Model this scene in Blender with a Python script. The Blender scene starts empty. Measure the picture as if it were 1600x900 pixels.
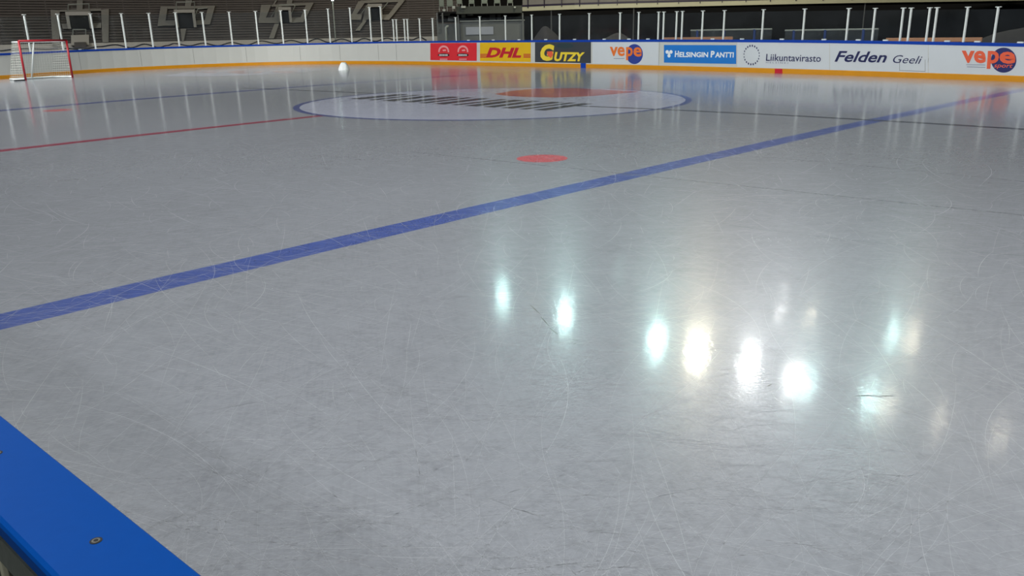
import bpy, bmesh, math, random
from mathutils import Vector, Matrix
random.seed(7)
scene = bpy.context.scene
COL = scene.collection

# ------------------------------------------------------------------ camera
CAM = Vector((-13.611, 13.635, 1.4585))
YAW, PITCH, ROLL, FPX = -0.804459, 0.301707, -0.0189038, 1280.70
fw = Vector((math.cos(YAW) * math.cos(PITCH), math.sin(YAW) * math.cos(PITCH), -math.sin(PITCH)))
rt = fw.cross(Vector((0, 0, 1))).normalized()
up = rt.cross(fw)
RT = rt * math.cos(ROLL) + up * math.sin(ROLL)
UP = -rt * math.sin(ROLL) + up * math.cos(ROLL)
cam_data = bpy.data.cameras.new('camera')
cam = bpy.data.objects.new('camera', cam_data)
COL.objects.link(cam)
cam_data.sensor_width = 36.0
cam_data.lens = FPX / 1600.0 * 36.0
cam_data.clip_start = 0.05
cam_data.clip_end = 400
M = Matrix((RT, UP, -fw)).transposed().to_4x4()
M.translation = CAM
cam.matrix_world = M
scene.camera = cam

# ------------------------------------------------------------------ world and exposure
world = bpy.data.worlds.new('hall_air')
scene.world = world
world.use_nodes = True
bg = world.node_tree.nodes['Background']
bg.inputs['Color'].default_value = (0.80, 0.88, 1.0, 1)
bg.inputs['Strength'].default_value = 0.08
scene.view_settings.view_transform = 'Standard'
scene.view_settings.look = 'None'
scene.view_settings.gamma = 1.0
scene.view_settings.use_curve_mapping = False
scene.view_settings.exposure = -0.06
LAMP_POWER = 800.0
SEEN_LAMP_POWER = 270.0
try:
    scene.cycles.use_denoising = True
    scene.cycles.use_light_tree = True
    scene.cycles.sample_clamp_indirect = 8.0
    scene.cycles.transparent_max_bounces = 24
except Exception:
    pass


# ------------------------------------------------------------------ helpers: pixel -> place
def ray(x, y):
    return fw + RT * ((x - 800) / FPX) - UP * ((y - 450) / FPX)


def at_z(x, y, z):
    d = ray(x, y)
    return CAM + d * ((z - CAM.z) / d.z)


def at_r(x, y, r):
    """the point on a pixel's ray at plan distance r from the camera"""
    d = ray(x, y)
    return CAM + d * (r / math.hypot(d.x, d.y))


def spline(kn):
    """natural cubic through knots [(x,y)...] -> function"""
    n = len(kn)
    xs = [k[0] for k in kn]; ys = [k[1] for k in kn]
    h = [xs[i + 1] - xs[i] for i in range(n - 1)]
    al = [0] * n
    for i in range(1, n - 1):
        al[i] = 3 / h[i] * (ys[i + 1] - ys[i]) - 3 / h[i - 1] * (ys[i] - ys[i - 1])
    l = [1] * n; mu = [0] * n; z = [0] * n; c = [0] * n; b = [0] * n; d = [0] * n
    for i in range(1, n - 1):
        l[i] = 2 * (xs[i + 1] - xs[i - 1]) - h[i - 1] * mu[i - 1]
        mu[i] = h[i] / l[i]; z[i] = (al[i] - h[i - 1] * z[i - 1]) / l[i]
    for j in range(n - 2, -1, -1):
        c[j] = z[j] - mu[j] * c[j + 1]
        b[j] = (ys[j + 1] - ys[j]) / h[j] - h[j] * (c[j + 1] + 2 * c[j]) / 3
        d[j] = (c[j + 1] - c[j]) / (3 * h[j])

    def f(x):
        if x <= xs[0]:
            return ys[0] + b[0] * (x - xs[0])
        j = n - 2
        for i in range(n - 1):
            if x < xs[i + 1]:
                j = i; break
        t = x - xs[j]
        if x > xs[-1]:
            s = b[j] + 2 * c[j] * h[j] + 3 * d[j] * h[j] ** 2
            return ys[-1] + s * (x - xs[-1])
        return ys[j] + b[j] * t + c[j] * t * t + d[j] * t ** 3
    return f


def lin(kn):
    def f(x):
        if x <= kn[0][0]: i = 0
        elif x >= kn[-1][0]: i = len(kn) - 2
        else: i = max(j for j in range(len(kn) - 1) if kn[j][0] <= x)
        (a, ya), (b, yb) = kn[i], kn[i + 1]
        return ya + (yb - ya) * (x - a) / (b - a)
    return f


# ------------------------------------------------------------------ helpers: objects
def tag(o, label=None, cat=None, group=None, kind=None):
    if label: o['label'] = label
    if cat: o['category'] = cat
    if group: o['group'] = group
    if kind: o['kind'] = kind
    return o


def empty(name, loc, label=None, cat=None, group=None, kind=None):
    o = bpy.data.objects.new(name, None)
    COL.objects.link(o)
    o.location = loc
    o.empty_display_size = 0.1
    return tag(o, label, cat, group, kind)


def obj(name, bm, mat, parent=None, smooth=False, world=True):
    me = bpy.data.meshes.new(name)
    bmesh.ops.recalc_face_normals(bm, faces=bm.faces)
    bm.to_mesh(me); bm.free()
    if isinstance(mat, (list, tuple)):
        for m in mat: me.materials.append(m)
    else:
        me.materials.append(mat)
    if smooth:
        for p in me.polygons: p.use_smooth = True
    o = bpy.data.objects.new(name, me)
    COL.objects.link(o)
    if parent is not None:
        o.parent = parent
        if world:      # the mesh was drawn in world coordinates
            off = Vector((0, 0, 0)); q = parent
            while q is not None:
                off += q.location; q = q.parent
            o.location = -off
    return o


def dup(src, loc=None, parent=None):
    c = src.copy(); COL.objects.link(c)
    if parent is not None: c.parent = parent
    if loc is not None: c.location = loc
    for ch in [k for k in bpy.data.objects if k.parent == src]:
        dup(ch, None, c)
    return c


def box(bm, c, s, rz=0.0, ax=None):
    """box of size s around c, optionally turned about z, or with three axis vectors"""
    c = Vector(c)
    if ax is None:
        ax = (Vector((math.cos(rz), math.sin(rz), 0)), Vector((-math.sin(rz), math.cos(rz), 0)), Vector((0, 0, 1)))
    v = []
    for k in (-.5, .5):
        for j in (-.5, .5):
            for i in (-.5, .5):
                v.append(bm.verts.new(c + ax[0] * (i * s[0]) + ax[1] * (j * s[1]) + ax[2] * (k * s[2])))
    for f in ((0, 2, 3, 1), (4, 5, 7, 6), (0, 1, 5, 4), (2, 6, 7, 3), (0, 4, 6, 2), (1, 3, 7, 5)):
        bm.faces.new([v[i] for i in f])
    return bm


def tube(bm, pts, r, n=8, cap=True):
    pts = [Vector(p) for p in pts]
    rings = []
    for i, p in enumerate(pts):
        a = pts[max(i - 1, 0)]; b = pts[min(i + 1, len(pts) - 1)]
        t = (b - a).normalized()
        h = Vector((0, 0, 1)) if abs(t.z) < .9 else Vector((1, 0, 0))
        u = t.cross(h).normalized(); w = u.cross(t)
        rr = r[i] if isinstance(r, (list, tuple)) else r
        rings.append([bm.verts.new(p + (u * math.cos(2 * math.pi * k / n) + w * math.sin(2 * math.pi * k / n)) * rr) for k in range(n)])
    for a, b in zip(rings, rings[1:]):
        for k in range(n):
            bm.faces.new((a[k], a[(k + 1) % n], b[(k + 1) % n], b[k]))
    if cap:
        bm.faces.new(rings[0]); bm.faces.new(rings[-1])
    return bm


def prism(bm, front, back):
    """closed solid between two matching outlines"""
    a = [bm.verts.new(p) for p in front]; b = [bm.verts.new(p) for p in back]
    n = len(a)
    bm.faces.new(a); bm.faces.new(b)
    for i in range(n):
        bm.faces.new((a[i], a[(i + 1) % n], b[(i + 1) % n], b[i]))
    return bm


def sweep(bm, pts, nrm, prof, zs=None):
    """profile [(out, z)] swept along plan points pts with outward normals nrm; prof may be a function of i"""
    rings = []
    for i, (p, n) in enumerate(zip(pts, nrm)):
        pr = prof(i) if callable(prof) else prof
        rings.append([bm.verts.new((p.x + n.x * o, p.y + n.y * o, z)) for o, z in pr])
    m = len(rings[0])
    for a, b in zip(rings, rings[1:]):
        for k in range(m):
            bm.faces.new((a[k], a[(k + 1) % m], b[(k + 1) % m], b[k]))
    bm.faces.new(rings[0]); bm.faces.new(rings[-1])
    return bm


# ------------------------------------------------------------------ materials
def srgb(c):
    return tuple(((v / 255) / 12.92 if v / 255 <= .04045 else ((v / 255 + .055) / 1.055) ** 2.4) for v in c) + (1,)


def mat(name, rgb, rough=.5, metal=0.0, var=.08, scale=3.0, spec=.5, bump=0.0):
    m = bpy.data.materials.new(name); m.use_nodes = True
    nt = m.node_tree; N = nt.nodes; L = nt.links
    b = N['Principled BSDF']
    b.inputs['Roughness'].default_value = rough
    b.inputs['Metallic'].default_value = metal
    b.inputs['Specular IOR Level'].default_value = spec
    tc = N.new('ShaderNodeNewGeometry')
    no = N.new('ShaderNodeTexNoise'); no.inputs['Scale'].default_value = scale; no.inputs['Detail'].default_value = 5
    L.new(tc.outputs['Position'], no.inputs['Vector'])
    mx = N.new('ShaderNodeMix'); mx.data_type = 'RGBA'
    c = srgb(rgb)
    mx.inputs[6].default_value = tuple(v * (1 - var) for v in c[:3]) + (1,)
    mx.inputs[7].default_value = tuple(min(1, v * (1 + var)) for v in c[:3]) + (1,)
    L.new(no.outputs['Fac'], mx.inputs[0]); L.new(mx.outputs[2], b.inputs['Base Color'])
    if bump:
        bp = N.new('ShaderNodeBump'); bp.inputs['Strength'].default_value = bump; bp.inputs['Distance'].default_value = .01
        L.new(no.outputs['Fac'], bp.inputs['Height']); L.new(bp.outputs['Normal'], b.inputs['Normal'])
    return m


def emis(name, rgb, s):
    m = bpy.data.materials.new(name); m.use_nodes = True
    nt = m.node_tree; nt.nodes.clear()
    e = nt.nodes.new('ShaderNodeEmission'); o = nt.nodes.new('ShaderNodeOutputMaterial')
    e.inputs['Color'].default_value = (*rgb, 1); e.inputs['Strength'].default_value = s
    nt.links.new(e.outputs[0], o.inputs[0])
    return m


def ice(name, rgb, wear=.12, rough=.26):
    """frozen surface: paint under scratched ice. Rutted, skated texture from stretched noises."""
    m = bpy.data.materials.new(name); m.use_nodes = True
    nt = m.node_tree; N = nt.nodes; L = nt.links
    b = N['Principled BSDF']
    geo = N.new('ShaderNodeNewGeometry')

    def noise(rot, sc, scale, det=4, rg=.6, dist=0.0):
        m0 = N.new('ShaderNodeMapping'); m0.inputs['Rotation'].default_value = (0, 0, -rot)
        L.new(geo.outputs['Position'], m0.inputs['Vector'])
        mp = N.new('ShaderNodeMapping'); mp.inputs['Scale'].default_value = sc
        L.new(m0.outputs[0], mp.inputs['Vector'])
        n = N.new('ShaderNodeTexNoise'); n.inputs['Scale'].default_value = scale; n.inputs['Detail'].default_value = det
        n.inputs['Roughness'].default_value = rg; n.inputs['Distortion'].default_value = dist
        L.new(mp.outputs[0], n.inputs['Vector'])
        return n.outputs['Fac']

    def math_(op, a, c=None, clamp=False):
        n = N.new('ShaderNodeMath'); n.operation = op; n.use_clamp = clamp
        for i, v in enumerate((a, c)):
            if v is None: continue
            if isinstance(v, (int, float)): n.inputs[i].default_value = v
            else: L.new(v, n.inputs[i])
        return n.outputs[0]
    cloud = noise(0.3, (1, 1, 1), .35, 6, .6)
    sweepn = noise(YAW + 1.2, (1, .22, 1), 1.3, 5, .62)
    fine = noise(0, (1, 1, 1), 46, 3, .7)
    acc = None
    # thin curved skate cuts: narrow bands around a level of stretched noises
    for rot, sc, scale, eps in ((.2, (1, .16, 1), 2.2, .006), (1.1, (1, .2, 1), 2.6, .005), (2.0, (1, .14, 1), 2.4, .006), (2.7, (1, .25, 1), 3.4, .005)):
        n = noise(rot, sc, scale, 2, .45, .3)
        d = math_('ABSOLUTE', math_('SUBTRACT', n, .5))
        k = math_('SUBTRACT', 1, math_('DIVIDE', d, eps), True)
        acc = k if acc is None else math_('MAXIMUM', acc, k)
    patch = noise(.9, (1, 1, 1), .9, 3, .6)
    cuts = math_('MULTIPLY', acc, math_('MULTIPLY', math_('SUBTRACT', patch, .38, True), 2.2))
    c = srgb(rgb)
    mx = N.new('ShaderNodeMix'); mx.data_type = 'RGBA'
    mx.inputs[6].default_value = tuple(v * .78 for v in c[:3]) + (1,)
    mx.inputs[7].default_value = tuple(min(1, v * 1.26) for v in c[:3]) + (1,)
    grain = None
    for rot, sc in ((.15, 26), (.95, 34), (1.75, 24), (2.45, 40)):
        g = math_('ABSOLUTE', math_('SUBTRACT', noise(rot, (1, .1, 1), sc, 3, .65), .5))
        g = math_('SUBTRACT', 1, math_('MULTIPLY', g, 7), True)
        grain = g if grain is None else math_('ADD', grain, g)
    tone = math_('ADD', math_('MULTIPLY', cloud, .55), math_('ADD', math_('MULTIPLY', sweepn, .3), math_('MULTIPLY', grain, .22)))
    tone = math_('SUBTRACT', math_('ADD', tone, math_('MULTIPLY', fine, .25)), .28, True)
    L.new(tone, mx.inputs[0])
    mx2 = N.new('ShaderNodeMix'); mx2.data_type = 'RGBA'
    mx2.inputs[7].default_value = (.52, .55, .58, 1)
    L.new(mx.outputs[2], mx2.inputs[6]); L.new(math_('MULTIPLY', cuts, wear), mx2.inputs[0])
    L.new(mx2.outputs[2], b.inputs['Base Color'])
    b.inputs['IOR'].default_value = 1.36
    b.inputs['Roughness'].default_value = rough
    b.inputs['Specular IOR Level'].default_value = 1.0
    b.inputs['Coat Weight'].default_value = .5
    b.inputs['Coat Roughness'].default_value = .095
    b.inputs['Coat IOR'].default_value = 1.31
    # surface relief: fine planing marks that run across the sheet, and the cuts
    plane = noise(YAW + math.pi / 2, (1, .12, 1), 38, 3, .6)
    fib = None
    for rot, sc, w in ((YAW + math.pi / 2, 60, .6), (YAW + math.pi / 2 + .35, 85, .45), (YAW + math.pi / 2 - .4, 70, .45), (YAW + .5, 90, .25), (YAW - .4, 80, .25)):
        f = math_('MULTIPLY', noise(rot, (1, .07, 1) if w > .3 else (1, .1, 1), sc, 1, .5), w)
        fib = f if fib is None else math_('ADD', fib, f)
    hgt = math_('ADD', math_('MULTIPLY', plane, .5), math_('ADD', math_('MULTIPLY', fine, .3), math_('MULTIPLY', fib, .75)))
    bp = N.new('ShaderNodeBump'); bp.inputs['Strength'].default_value = .3; bp.inputs['Distance'].default_value = .0013
    L.new(hgt, bp.inputs['Height'])
    L.new(bp.outputs['Normal'], b.inputs['Normal']); L.new(bp.outputs['Normal'], b.inputs['Coat Normal'])
    return m


ICE = ice('scratched_ice', (141, 143, 149))
ICE_BLUE = ice('ice_blue_paint', (76, 91, 150), .2)
ICE_BLUE_FAINT = ice('ice_blue_paint_faint', (74, 83, 132), .15)
ICE_RED = ice('ice_red_paint', (146, 66, 84), .3)
ICE_SPOT = ice('ice_red_spot_paint', (196, 88, 96), .3)
ICE_PINK = ice('ice_pink_paint', (170, 126, 132), .2)
ICE_ORANGE = ice('ice_logo_red_paint', (168, 88, 86), .2)
ICE_WHITE = ice('ice_white_paint', (170, 172, 188), .2)
ICE_BLACK = ice('ice_black_paint', (66, 66, 74), .2)
ICE_STREAK = ice('ice_streak', (62, 64, 74), .15)
ICE_STREAK2 = ice('ice_streak_pale', (118, 121, 127), .2)
ICE_SCRATCH = ice('ice_skate_cut', (163, 165, 170), .0, .4)
DIRT = mat('dark_scuff', (70, 68, 66), .7)

WHITE = mat('white_board_plastic', (206, 206, 200), .38, var=.05, scale=1.2)
WHITE_VINYL = mat('white_vinyl_advert', (214, 218, 222), .35, var=.04, scale=2)
SEAM = mat('board_joint_grey', (140, 138, 132), .7)  # plain grey of the panel joints and gate outline
BLUE = mat('blue_cap_plastic', (0, 74, 160), .5, var=.05, scale=60, bump=.03, spec=.06)
BLUE_FAR = mat('blue_cap_plastic_far', (0, 62, 170), .5, var=.05, spec=.25)
YELLOW = mat('yellow_kick_plastic', (222, 148, 8), .4, var=.08)
STEEL = mat('white_coated_post', (232, 236, 232), .35, var=.03)
GALV = mat('galvanised_steel', (112, 118, 112), .55, .4, var=.18, scale=25, bump=.3)
BOLT = mat('bolt_steel', (130, 128, 120), .35, .8)
BOLT_DARK = mat('bolt_recess', (8, 10, 16), .6)
PLY = mat('beige_board_backing', (190, 188, 164), .6)
RED_AD = mat('advert_red', (222, 44, 54), .4, var=.05)
YEL_AD = mat('advert_yellow', (232, 184, 22), .4, var=.04)
YEL_TXT = mat('lettering_yellow', (244, 214, 60), .4)
DARK_AD = mat('advert_charcoal', (56, 60, 66), .45, var=.1)
TEAL_AD = mat('advert_dark_teal', (38, 58, 64), .45)
DHL_RED = mat('lettering_crimson', (196, 26, 48), .4)
ORANGE = mat('lettering_orange', (240, 120, 44), .4)
ORANGE_RED = mat('lettering_orange_red', (238, 98, 62), .4)
NAVY = mat('lettering_navy', (24, 30, 84), .4)
LOGO_BLUE = mat('logo_round_blue', (40, 62, 150), .4)
LOGO_NAVY = mat('logo_round_navy', (34, 42, 104), .4)
SKY_AD = mat('advert_blue', (22, 122, 208), .4, var=.05)
WTXT = mat('lettering_white', (240, 244, 248), .4)
GTXT = mat('lettering_grey', (120, 124, 150), .4)
BLACKP = mat('lettering_black', (40, 34, 36), .5)
PINKW = mat('emblem_pale_pink', (236, 160, 160), .4)
CONC = mat('grey_concrete', (140, 136, 130), .8, var=.15, scale=.8)
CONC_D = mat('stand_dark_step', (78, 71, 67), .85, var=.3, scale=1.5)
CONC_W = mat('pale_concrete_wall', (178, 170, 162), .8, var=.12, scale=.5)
BENCH = mat('dark_seat_plank', (92, 85, 82), .7, var=.35, scale=2)
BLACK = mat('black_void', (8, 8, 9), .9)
WALLD = mat('dark_hall_wall', (22, 20, 20), .85, var=.3, scale=.6)
BEIGE = mat('balcony_fascia_beige', (205, 202, 172), .6, var=.06)
PURPLE = mat('balcony_rail_dark_purple', (48, 38, 62), .5)
PANEL = mat('booth_grey_panel', (92, 94, 94), .6, var=.1)
PANEL_L = mat('booth_notice_panel', (146, 150, 162), .5, var=.05)
ROOFM = mat('booth_roof_dark_green', (52, 56, 50), .7, var=.15)
PALE = mat('pale_painted_metal', (150, 154, 148), .5)
SEATM = mat('terrace_seat_grey_green', (104, 112, 102), .6)
TAN = mat('bench_tan_wood', (196, 140, 104), .6)
RAILBLUE = mat('screen_frame_blue', (30, 62, 128), .5)
RED_GOAL = mat('goal_red_paint', (156, 20, 34), .4)
NETM = mat('net_white_string', (215, 216, 205), .8)
CABLE = mat('black_rubber_cable', (24, 24, 26), .7)
MOUND = mat('dull_grey_heap', (54, 52, 55), .95, var=.3, scale=5, bump=.5)
FLOORC = mat('walkway_concrete', (70, 70, 68), .8, var=.15, scale=.8)
CEIL = mat('ceiling_dark', (40, 42, 44), .9)
HOUSE = mat('lamp_housing', (50, 52, 54), .6)


def glass(name, haze=.03, tint=(.93, .95, .95)):
    m = bpy.data.materials.new(name); m.use_nodes = True
    nt = m.node_tree; N = nt.nodes; L = nt.links; N.clear()
    o = N.new('ShaderNodeOutputMaterial'); t = N.new('ShaderNodeBsdfTransparent'); g = N.new('ShaderNodeBsdfGlossy'); d = N.new('ShaderNodeBsdfDiffuse')
    t.inputs[0].default_value = (*tint, 1); g.inputs['Roughness'].default_value = .06; g.inputs[0].default_value = (.9, .9, .9, 1)
    d.inputs[0].default_value = (.45, .5, .55, 1)
    lw = N.new('ShaderNodeLayerWeight'); lw.inputs[0].default_value = .5
    pw = N.new('ShaderNodeMath'); pw.operation = 'POWER'; pw.inputs[1].default_value = 5; L.new(lw.outputs['Facing'], pw.inputs[0])
    f = N.new('ShaderNodeMath'); f.operation = 'MULTIPLY_ADD'; f.inputs[1].default_value = .9; f.inputs[2].default_value = .03; L.new(pw.outputs[0], f.inputs[0])
    m1 = N.new('ShaderNodeMixShader'); m2 = N.new('ShaderNodeMixShader')
    L.new(f.outputs[0], m1.inputs[0]); L.new(t.outputs[0], m1.inputs[1]); L.new(g.outputs[0], m1.inputs[2])
    geo = N.new('ShaderNodeNewGeometry'); no = N.new('ShaderNodeTexNoise'); no.inputs['Scale'].default_value = 1.4
    L.new(geo.outputs['Position'], no.inputs['Vector'])
    mu = N.new('ShaderNodeMath'); mu.operation = 'MULTIPLY'; mu.inputs[1].default_value = haze * 2
    L.new(no.outputs['Fac'], mu.inputs[0]); L.new(mu.outputs[0], m2.inputs[0])
    L.new(m1.outputs[0], m2.inputs[1]); L.new(d.outputs[0], m2.inputs[2]); L.new(m2.outputs[0], o.inputs[0])
    return m


GLASS = glass('scuffed_clear_acrylic', .012)
GLASS_B = glass('screen_acrylic', .05)

# ------------------------------------------------------------------ board path (plan)
BASE = spline([(0, 124.2), (160, 112.8), (320, 104.8), (460, 100.6), (560, 99.9), (700, 101.6), (860, 104.9), (1040, 109.2), (1217, 114.6), (1400, 120.8), (1590, 128.0)])
TOP = spline([(0, 83.6), (160, 76.8), (320, 71.6), (460, 68.2), (600, 65.0), (720, 63.6), (860, 62.6), (1040, 61.9), (1217, 62.4), (1400, 64.5), (1590, 67.8)])
PX = list(range(-80, 1741, 20))
BP = [at_z(x, BASE(x), 0.0) for x in PX]
BN = []
for i in range(len(BP)):
    a = BP[max(i - 1, 0)]; b = BP[min(i + 1, len(BP) - 1)]
    t = (b - a); t.z = 0; t.normalize()
    n = Vector((t.y, -t.x, 0))
    if n.dot(BP[i] - CAM) < 0: n = -n
    BN.append(n)
BH = []
for x, p in zip(PX, BP):      # board height where the cap's ice-side edge is seen
    r = math.hypot(p.x - CAM.x, p.y - CAM.y)
    d = ray(x, TOP(x)); BH.append(CAM.z + d.z * r / math.hypot(d.x, d.y))


def wall_hit(x, y, out=0.0):
    """where a pixel's ray meets the standing surface `out` metres outside the board face -> point, normal, height of board there"""
    d = ray(x, y); dx, dy = d.x, d.y
    for i in range(len(BP) - 1):
        a = BP[i] + BN[i] * out; b = BP[i + 1] + BN[i + 1] * out
        ex, ey = b.x - a.x, b.y - a.y
        det = dx * (-ey) + ex * dy
        if abs(det) < 1e-9: continue
        wx, wy = a.x - CAM.x, a.y - CAM.y
        t = (wx * (-ey) + ex * wy) / det
        s = (dx * wy - dy * wx) / det
        if t > 0 and -1e-6 <= s <= 1 + 1e-6:
            P = CAM + d * t
            return P, BN[i].lerp(BN[i + 1], s), BH[i] + (BH[i + 1] - BH[i]) * s, i + s
    raise ValueError((x, y))


def path_at(u):
    i = min(int(u), len(BP) - 2); s = u - i
    return BP[i].lerp(BP[i + 1], s), BN[i].lerp(BN[i + 1], s).normalized(), BH[i] + (BH[i + 1] - BH[i]) * s


def u_of_px(x, y=None):
    return wall_hit(x, BASE(x) if y is None else y)[3]


# ------------------------------------------------------------------ ice, concrete, hall shell
bm = bmesh.new()
outline = [Vector((p.x, p.y, 0)) for p in BP] + [Vector((-22, -9.5, 0)), Vector((-22, 13.6, 0)), Vector((12, 13.6, 0))]
bm.faces.new([bm.verts.new(p) for p in outline])
bmesh.ops.triangulate(bm, faces=bm.faces)
floor = obj('floor', bm, ICE)
tag(floor, 'grey skated ice surface of the rink with painted lines', None, None, 'structure')

bm = bmesh.new()
box(bm, (10, -10, -.17), (150, 150, .3))
cf = obj('floor', bm, FLOORC); tag(cf, 'dark concrete floor around the ice rink', None, None, 'structure')


def ice_strip(name, pxs, width, m, z=.002, label=None):
    pts = [at_z(x, y, 0) for x, y in pxs]
    # smooth resample by a quadratic in the chord's own frame
    a, b = pts[0], pts[-1]; e = (b - a); Ln = e.length; e.normalize(); nn = Vector((-e.y, e.x, 0))
    us = [(p - a).dot(e) / Ln for p in pts]; vs = [(p - a).dot(nn) for p in pts]
    num = sum(v * u * (1 - u) for u, v in zip(us, vs)); den = sum((u * (1 - u)) ** 2 for u in us) or 1
    k = num / den if len(pts) > 2 else 0
    bm = bmesh.new(); prev = None
    for i in range(41):
        u = i / 40
        c = a + e * (u * Ln) + nn * (k * u * (1 - u))
        t = (e * Ln + nn * (k * (1 - 2 * u))).normalized(); w = Vector((-t.y, t.x, 0))
        j = (random.random() - .5) * .012
        q = [bm.verts.new((c.x + w.x * (s * width / 2 + j), c.y + w.y * (s * width / 2 + j), z * .035)) for s in (-1, 1)]
        if prev: bm.faces.new((prev[0], prev[1], q[1], q[0]))
        prev = q
    o = obj(name, bm, m, floor)
    if label: o['label'] = label
    return o


def ice_poly(name, polys, m, z=.003, label=None):
    bm = bmesh.new()
    for poly in polys:
        v = [bm.verts.new((p.x, p.y, z * .035)) for p in (at_z(x, y, 0) for x, y in poly)]
        f = bm.faces.new(v)
    bmesh.ops.triangulate(bm, faces=bm.faces)
    o = obj(name, bm, m, floor)
    if label: o['label'] = label
    return o


ice_strip('blue_line', [(-90, 523.5), (0, 503), (240, 445), (500, 385.5), (660, 347), (910, 292), (1060, 260), (1225, 219), (1362, 189), (1425, 176), (1562, 145), (1636, 133)], .30, ICE_BLUE, .002, 'near wide blue line crossing the ice')
ice_strip('blue_line', [(-60, 178), (0, 173), (100, 165), (240, 153), (450, 136), (610, 126), (800, 113), (905, 106.5)], .36, ICE_BLUE_FAINT, .02, 'far faint blue line behind the centre circle')
ice_strip('red_line', [(-60, 242.5), (0, 235), (130, 221.5), (300, 202), (400, 192), (540, 177)], .24, ICE_RED, .015, 'red centre line, left stretch')
ice_strip('red_line', [(935, 139.5), (1040, 130), (1130, 122), (1211, 114.8)], .14, ICE_PINK, .026, 'red centre line, faint right stretch up to the boards')
# centre circle
bm = bmesh.new()
prev = None; first = None
R0, R1 = 4.28, 4.42
CX, CY = -.15, .15
c_in = [bm.verts.new((CX + R0 * math.cos(t), CY + R0 * math.sin(t), .00085)) for t in (2 * math.pi * i / 96 for i in range(96))]
c_out = [bm.verts.new((CX + R1 * math.cos(t), CY + R1 * math.sin(t), .00085)) for t in (2 * math.pi * i / 96 for i in range(96))]
for i in range(96):
    bm.faces.new((c_in[i], c_in[(i + 1) % 96], c_out[(i + 1) % 96], c_out[i]))
o = obj('circle_line', bm, ICE_BLUE_FAINT, floor); o['label'] = 'thin blue ring of the centre circle'
bm = bmesh.new()
bm.faces.new([bm.verts.new((CX + R0 * math.cos(2 * math.pi * i / 96), CY + R0 * math.sin(2 * math.pi * i / 96), .0008)) for i in range(96)])
o = obj('centre_logo_disc', bm, ICE_WHITE, floor); o['label'] = 'white disc of the centre circle logo'
ice_poly('centre_logo_oval', [[(772, 147), (800, 142), (838, 138.5), (900, 137.8), (945, 140.2), (998, 143.5), (960, 147.2), (925, 150.3), (870, 152.6), (820, 151.6), (790, 149.6)]], ICE_ORANGE, .032, 'red oval on the centre circle logo')
# dark slanted lettering strokes (letters cannot be read)
strokes = []
Tl = lin([(0, 0), (1, 1)])
def TB(t): return (545 + (862 - 545) * t, 154.3 + (173.5 - 154.3) * t)
def TT(t): return (622 + (945 - 622) * t, 146.8 + (163.0 - 146.8) * t)
ws = [.06, .036, .064, .06, .04, .06, .036, .064, .056, .06, .04, .062]
t = 0.0
for i, w in enumerate(ws):
    sl = .012 * (i % 3)
    strokes.append([TB(t), TB(t + w), TT(t + w - sl), TT(t - sl * .5)])
    t += w + .030
ice_poly('centre_logo_lettering', strokes, ICE_BLACK, .032, 'dark slanted lettering of the centre circle logo')
# face-off spots
def spot(c, r, lab):
    p = at_z(*c, 0); bm = bmesh.new()
    bm.faces.new([bm.verts.new((p.x + r * math.cos(2 * math.pi * i / 32), p.y + r * math.sin(2 * math.pi * i / 32), .00018)) for i in range(32)])
    o = obj('face_off_spot', bm, ICE_SPOT, floor); o['label'] = lab
spot((847, 247.5), .31, 'near red face-off spot beside the wide blue line')
spot((90, 172.3), .30, 'faint far red face-off spot at the left')
# far sponsor patch in front of the end boards
ice_poly('ice_advert_patch', [[(248, 119), (300, 111.5), (365, 107.6), (460, 106), (520, 107.5), (470, 113), (400, 117), (320, 119.5)]], ICE_WHITE, .018, 'pale painted advert patch on the ice before the end boards')
ice_poly('ice_advert_marks', [[(352, 113), (372, 110), (388, 110.5), (380, 112.8), (392, 114.5), (376, 115.5)], [(398, 112), (412, 111), (408, 114), (396, 114.6)], [(425, 111), (468, 111.5), (452, 114.5), (430, 113.4)], [(312, 112.6), (345, 112.2), (338, 113.6), (318, 113.9)]], ICE_PINK, .024, 'pink worn marks on the pale advert patch')
# straight strips, darker than the ice around them
ice_strip('streak', [(880, 164.8), (940, 168), (1200, 178), (1400, 190.5), (1640, 204.5)], .15, ICE_STREAK, .028, 'dark straight groove running along the ice')
ice_strip('streak', [(380, 137.5), (580, 145.5)], .13, ICE_STREAK, .02)
ice_strip('streak', [(640, 237), (1025, 275), (1450, 325), (1680, 345)], .03, ICE_STREAK2, .0032)
ice_strip('streak', [(1100, 345), (1300, 372), (1640, 402)], .012, ICE_STREAK2, .0032)
ice_strip('streak', [(1180, 150), (1400, 163), (1640, 178)], .05, ICE_STREAK2, .0032)
ice_strip('streak', [(900, 225), (1250, 250), (1640, 288)], .02, ICE_STREAK2, .0032)

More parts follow.
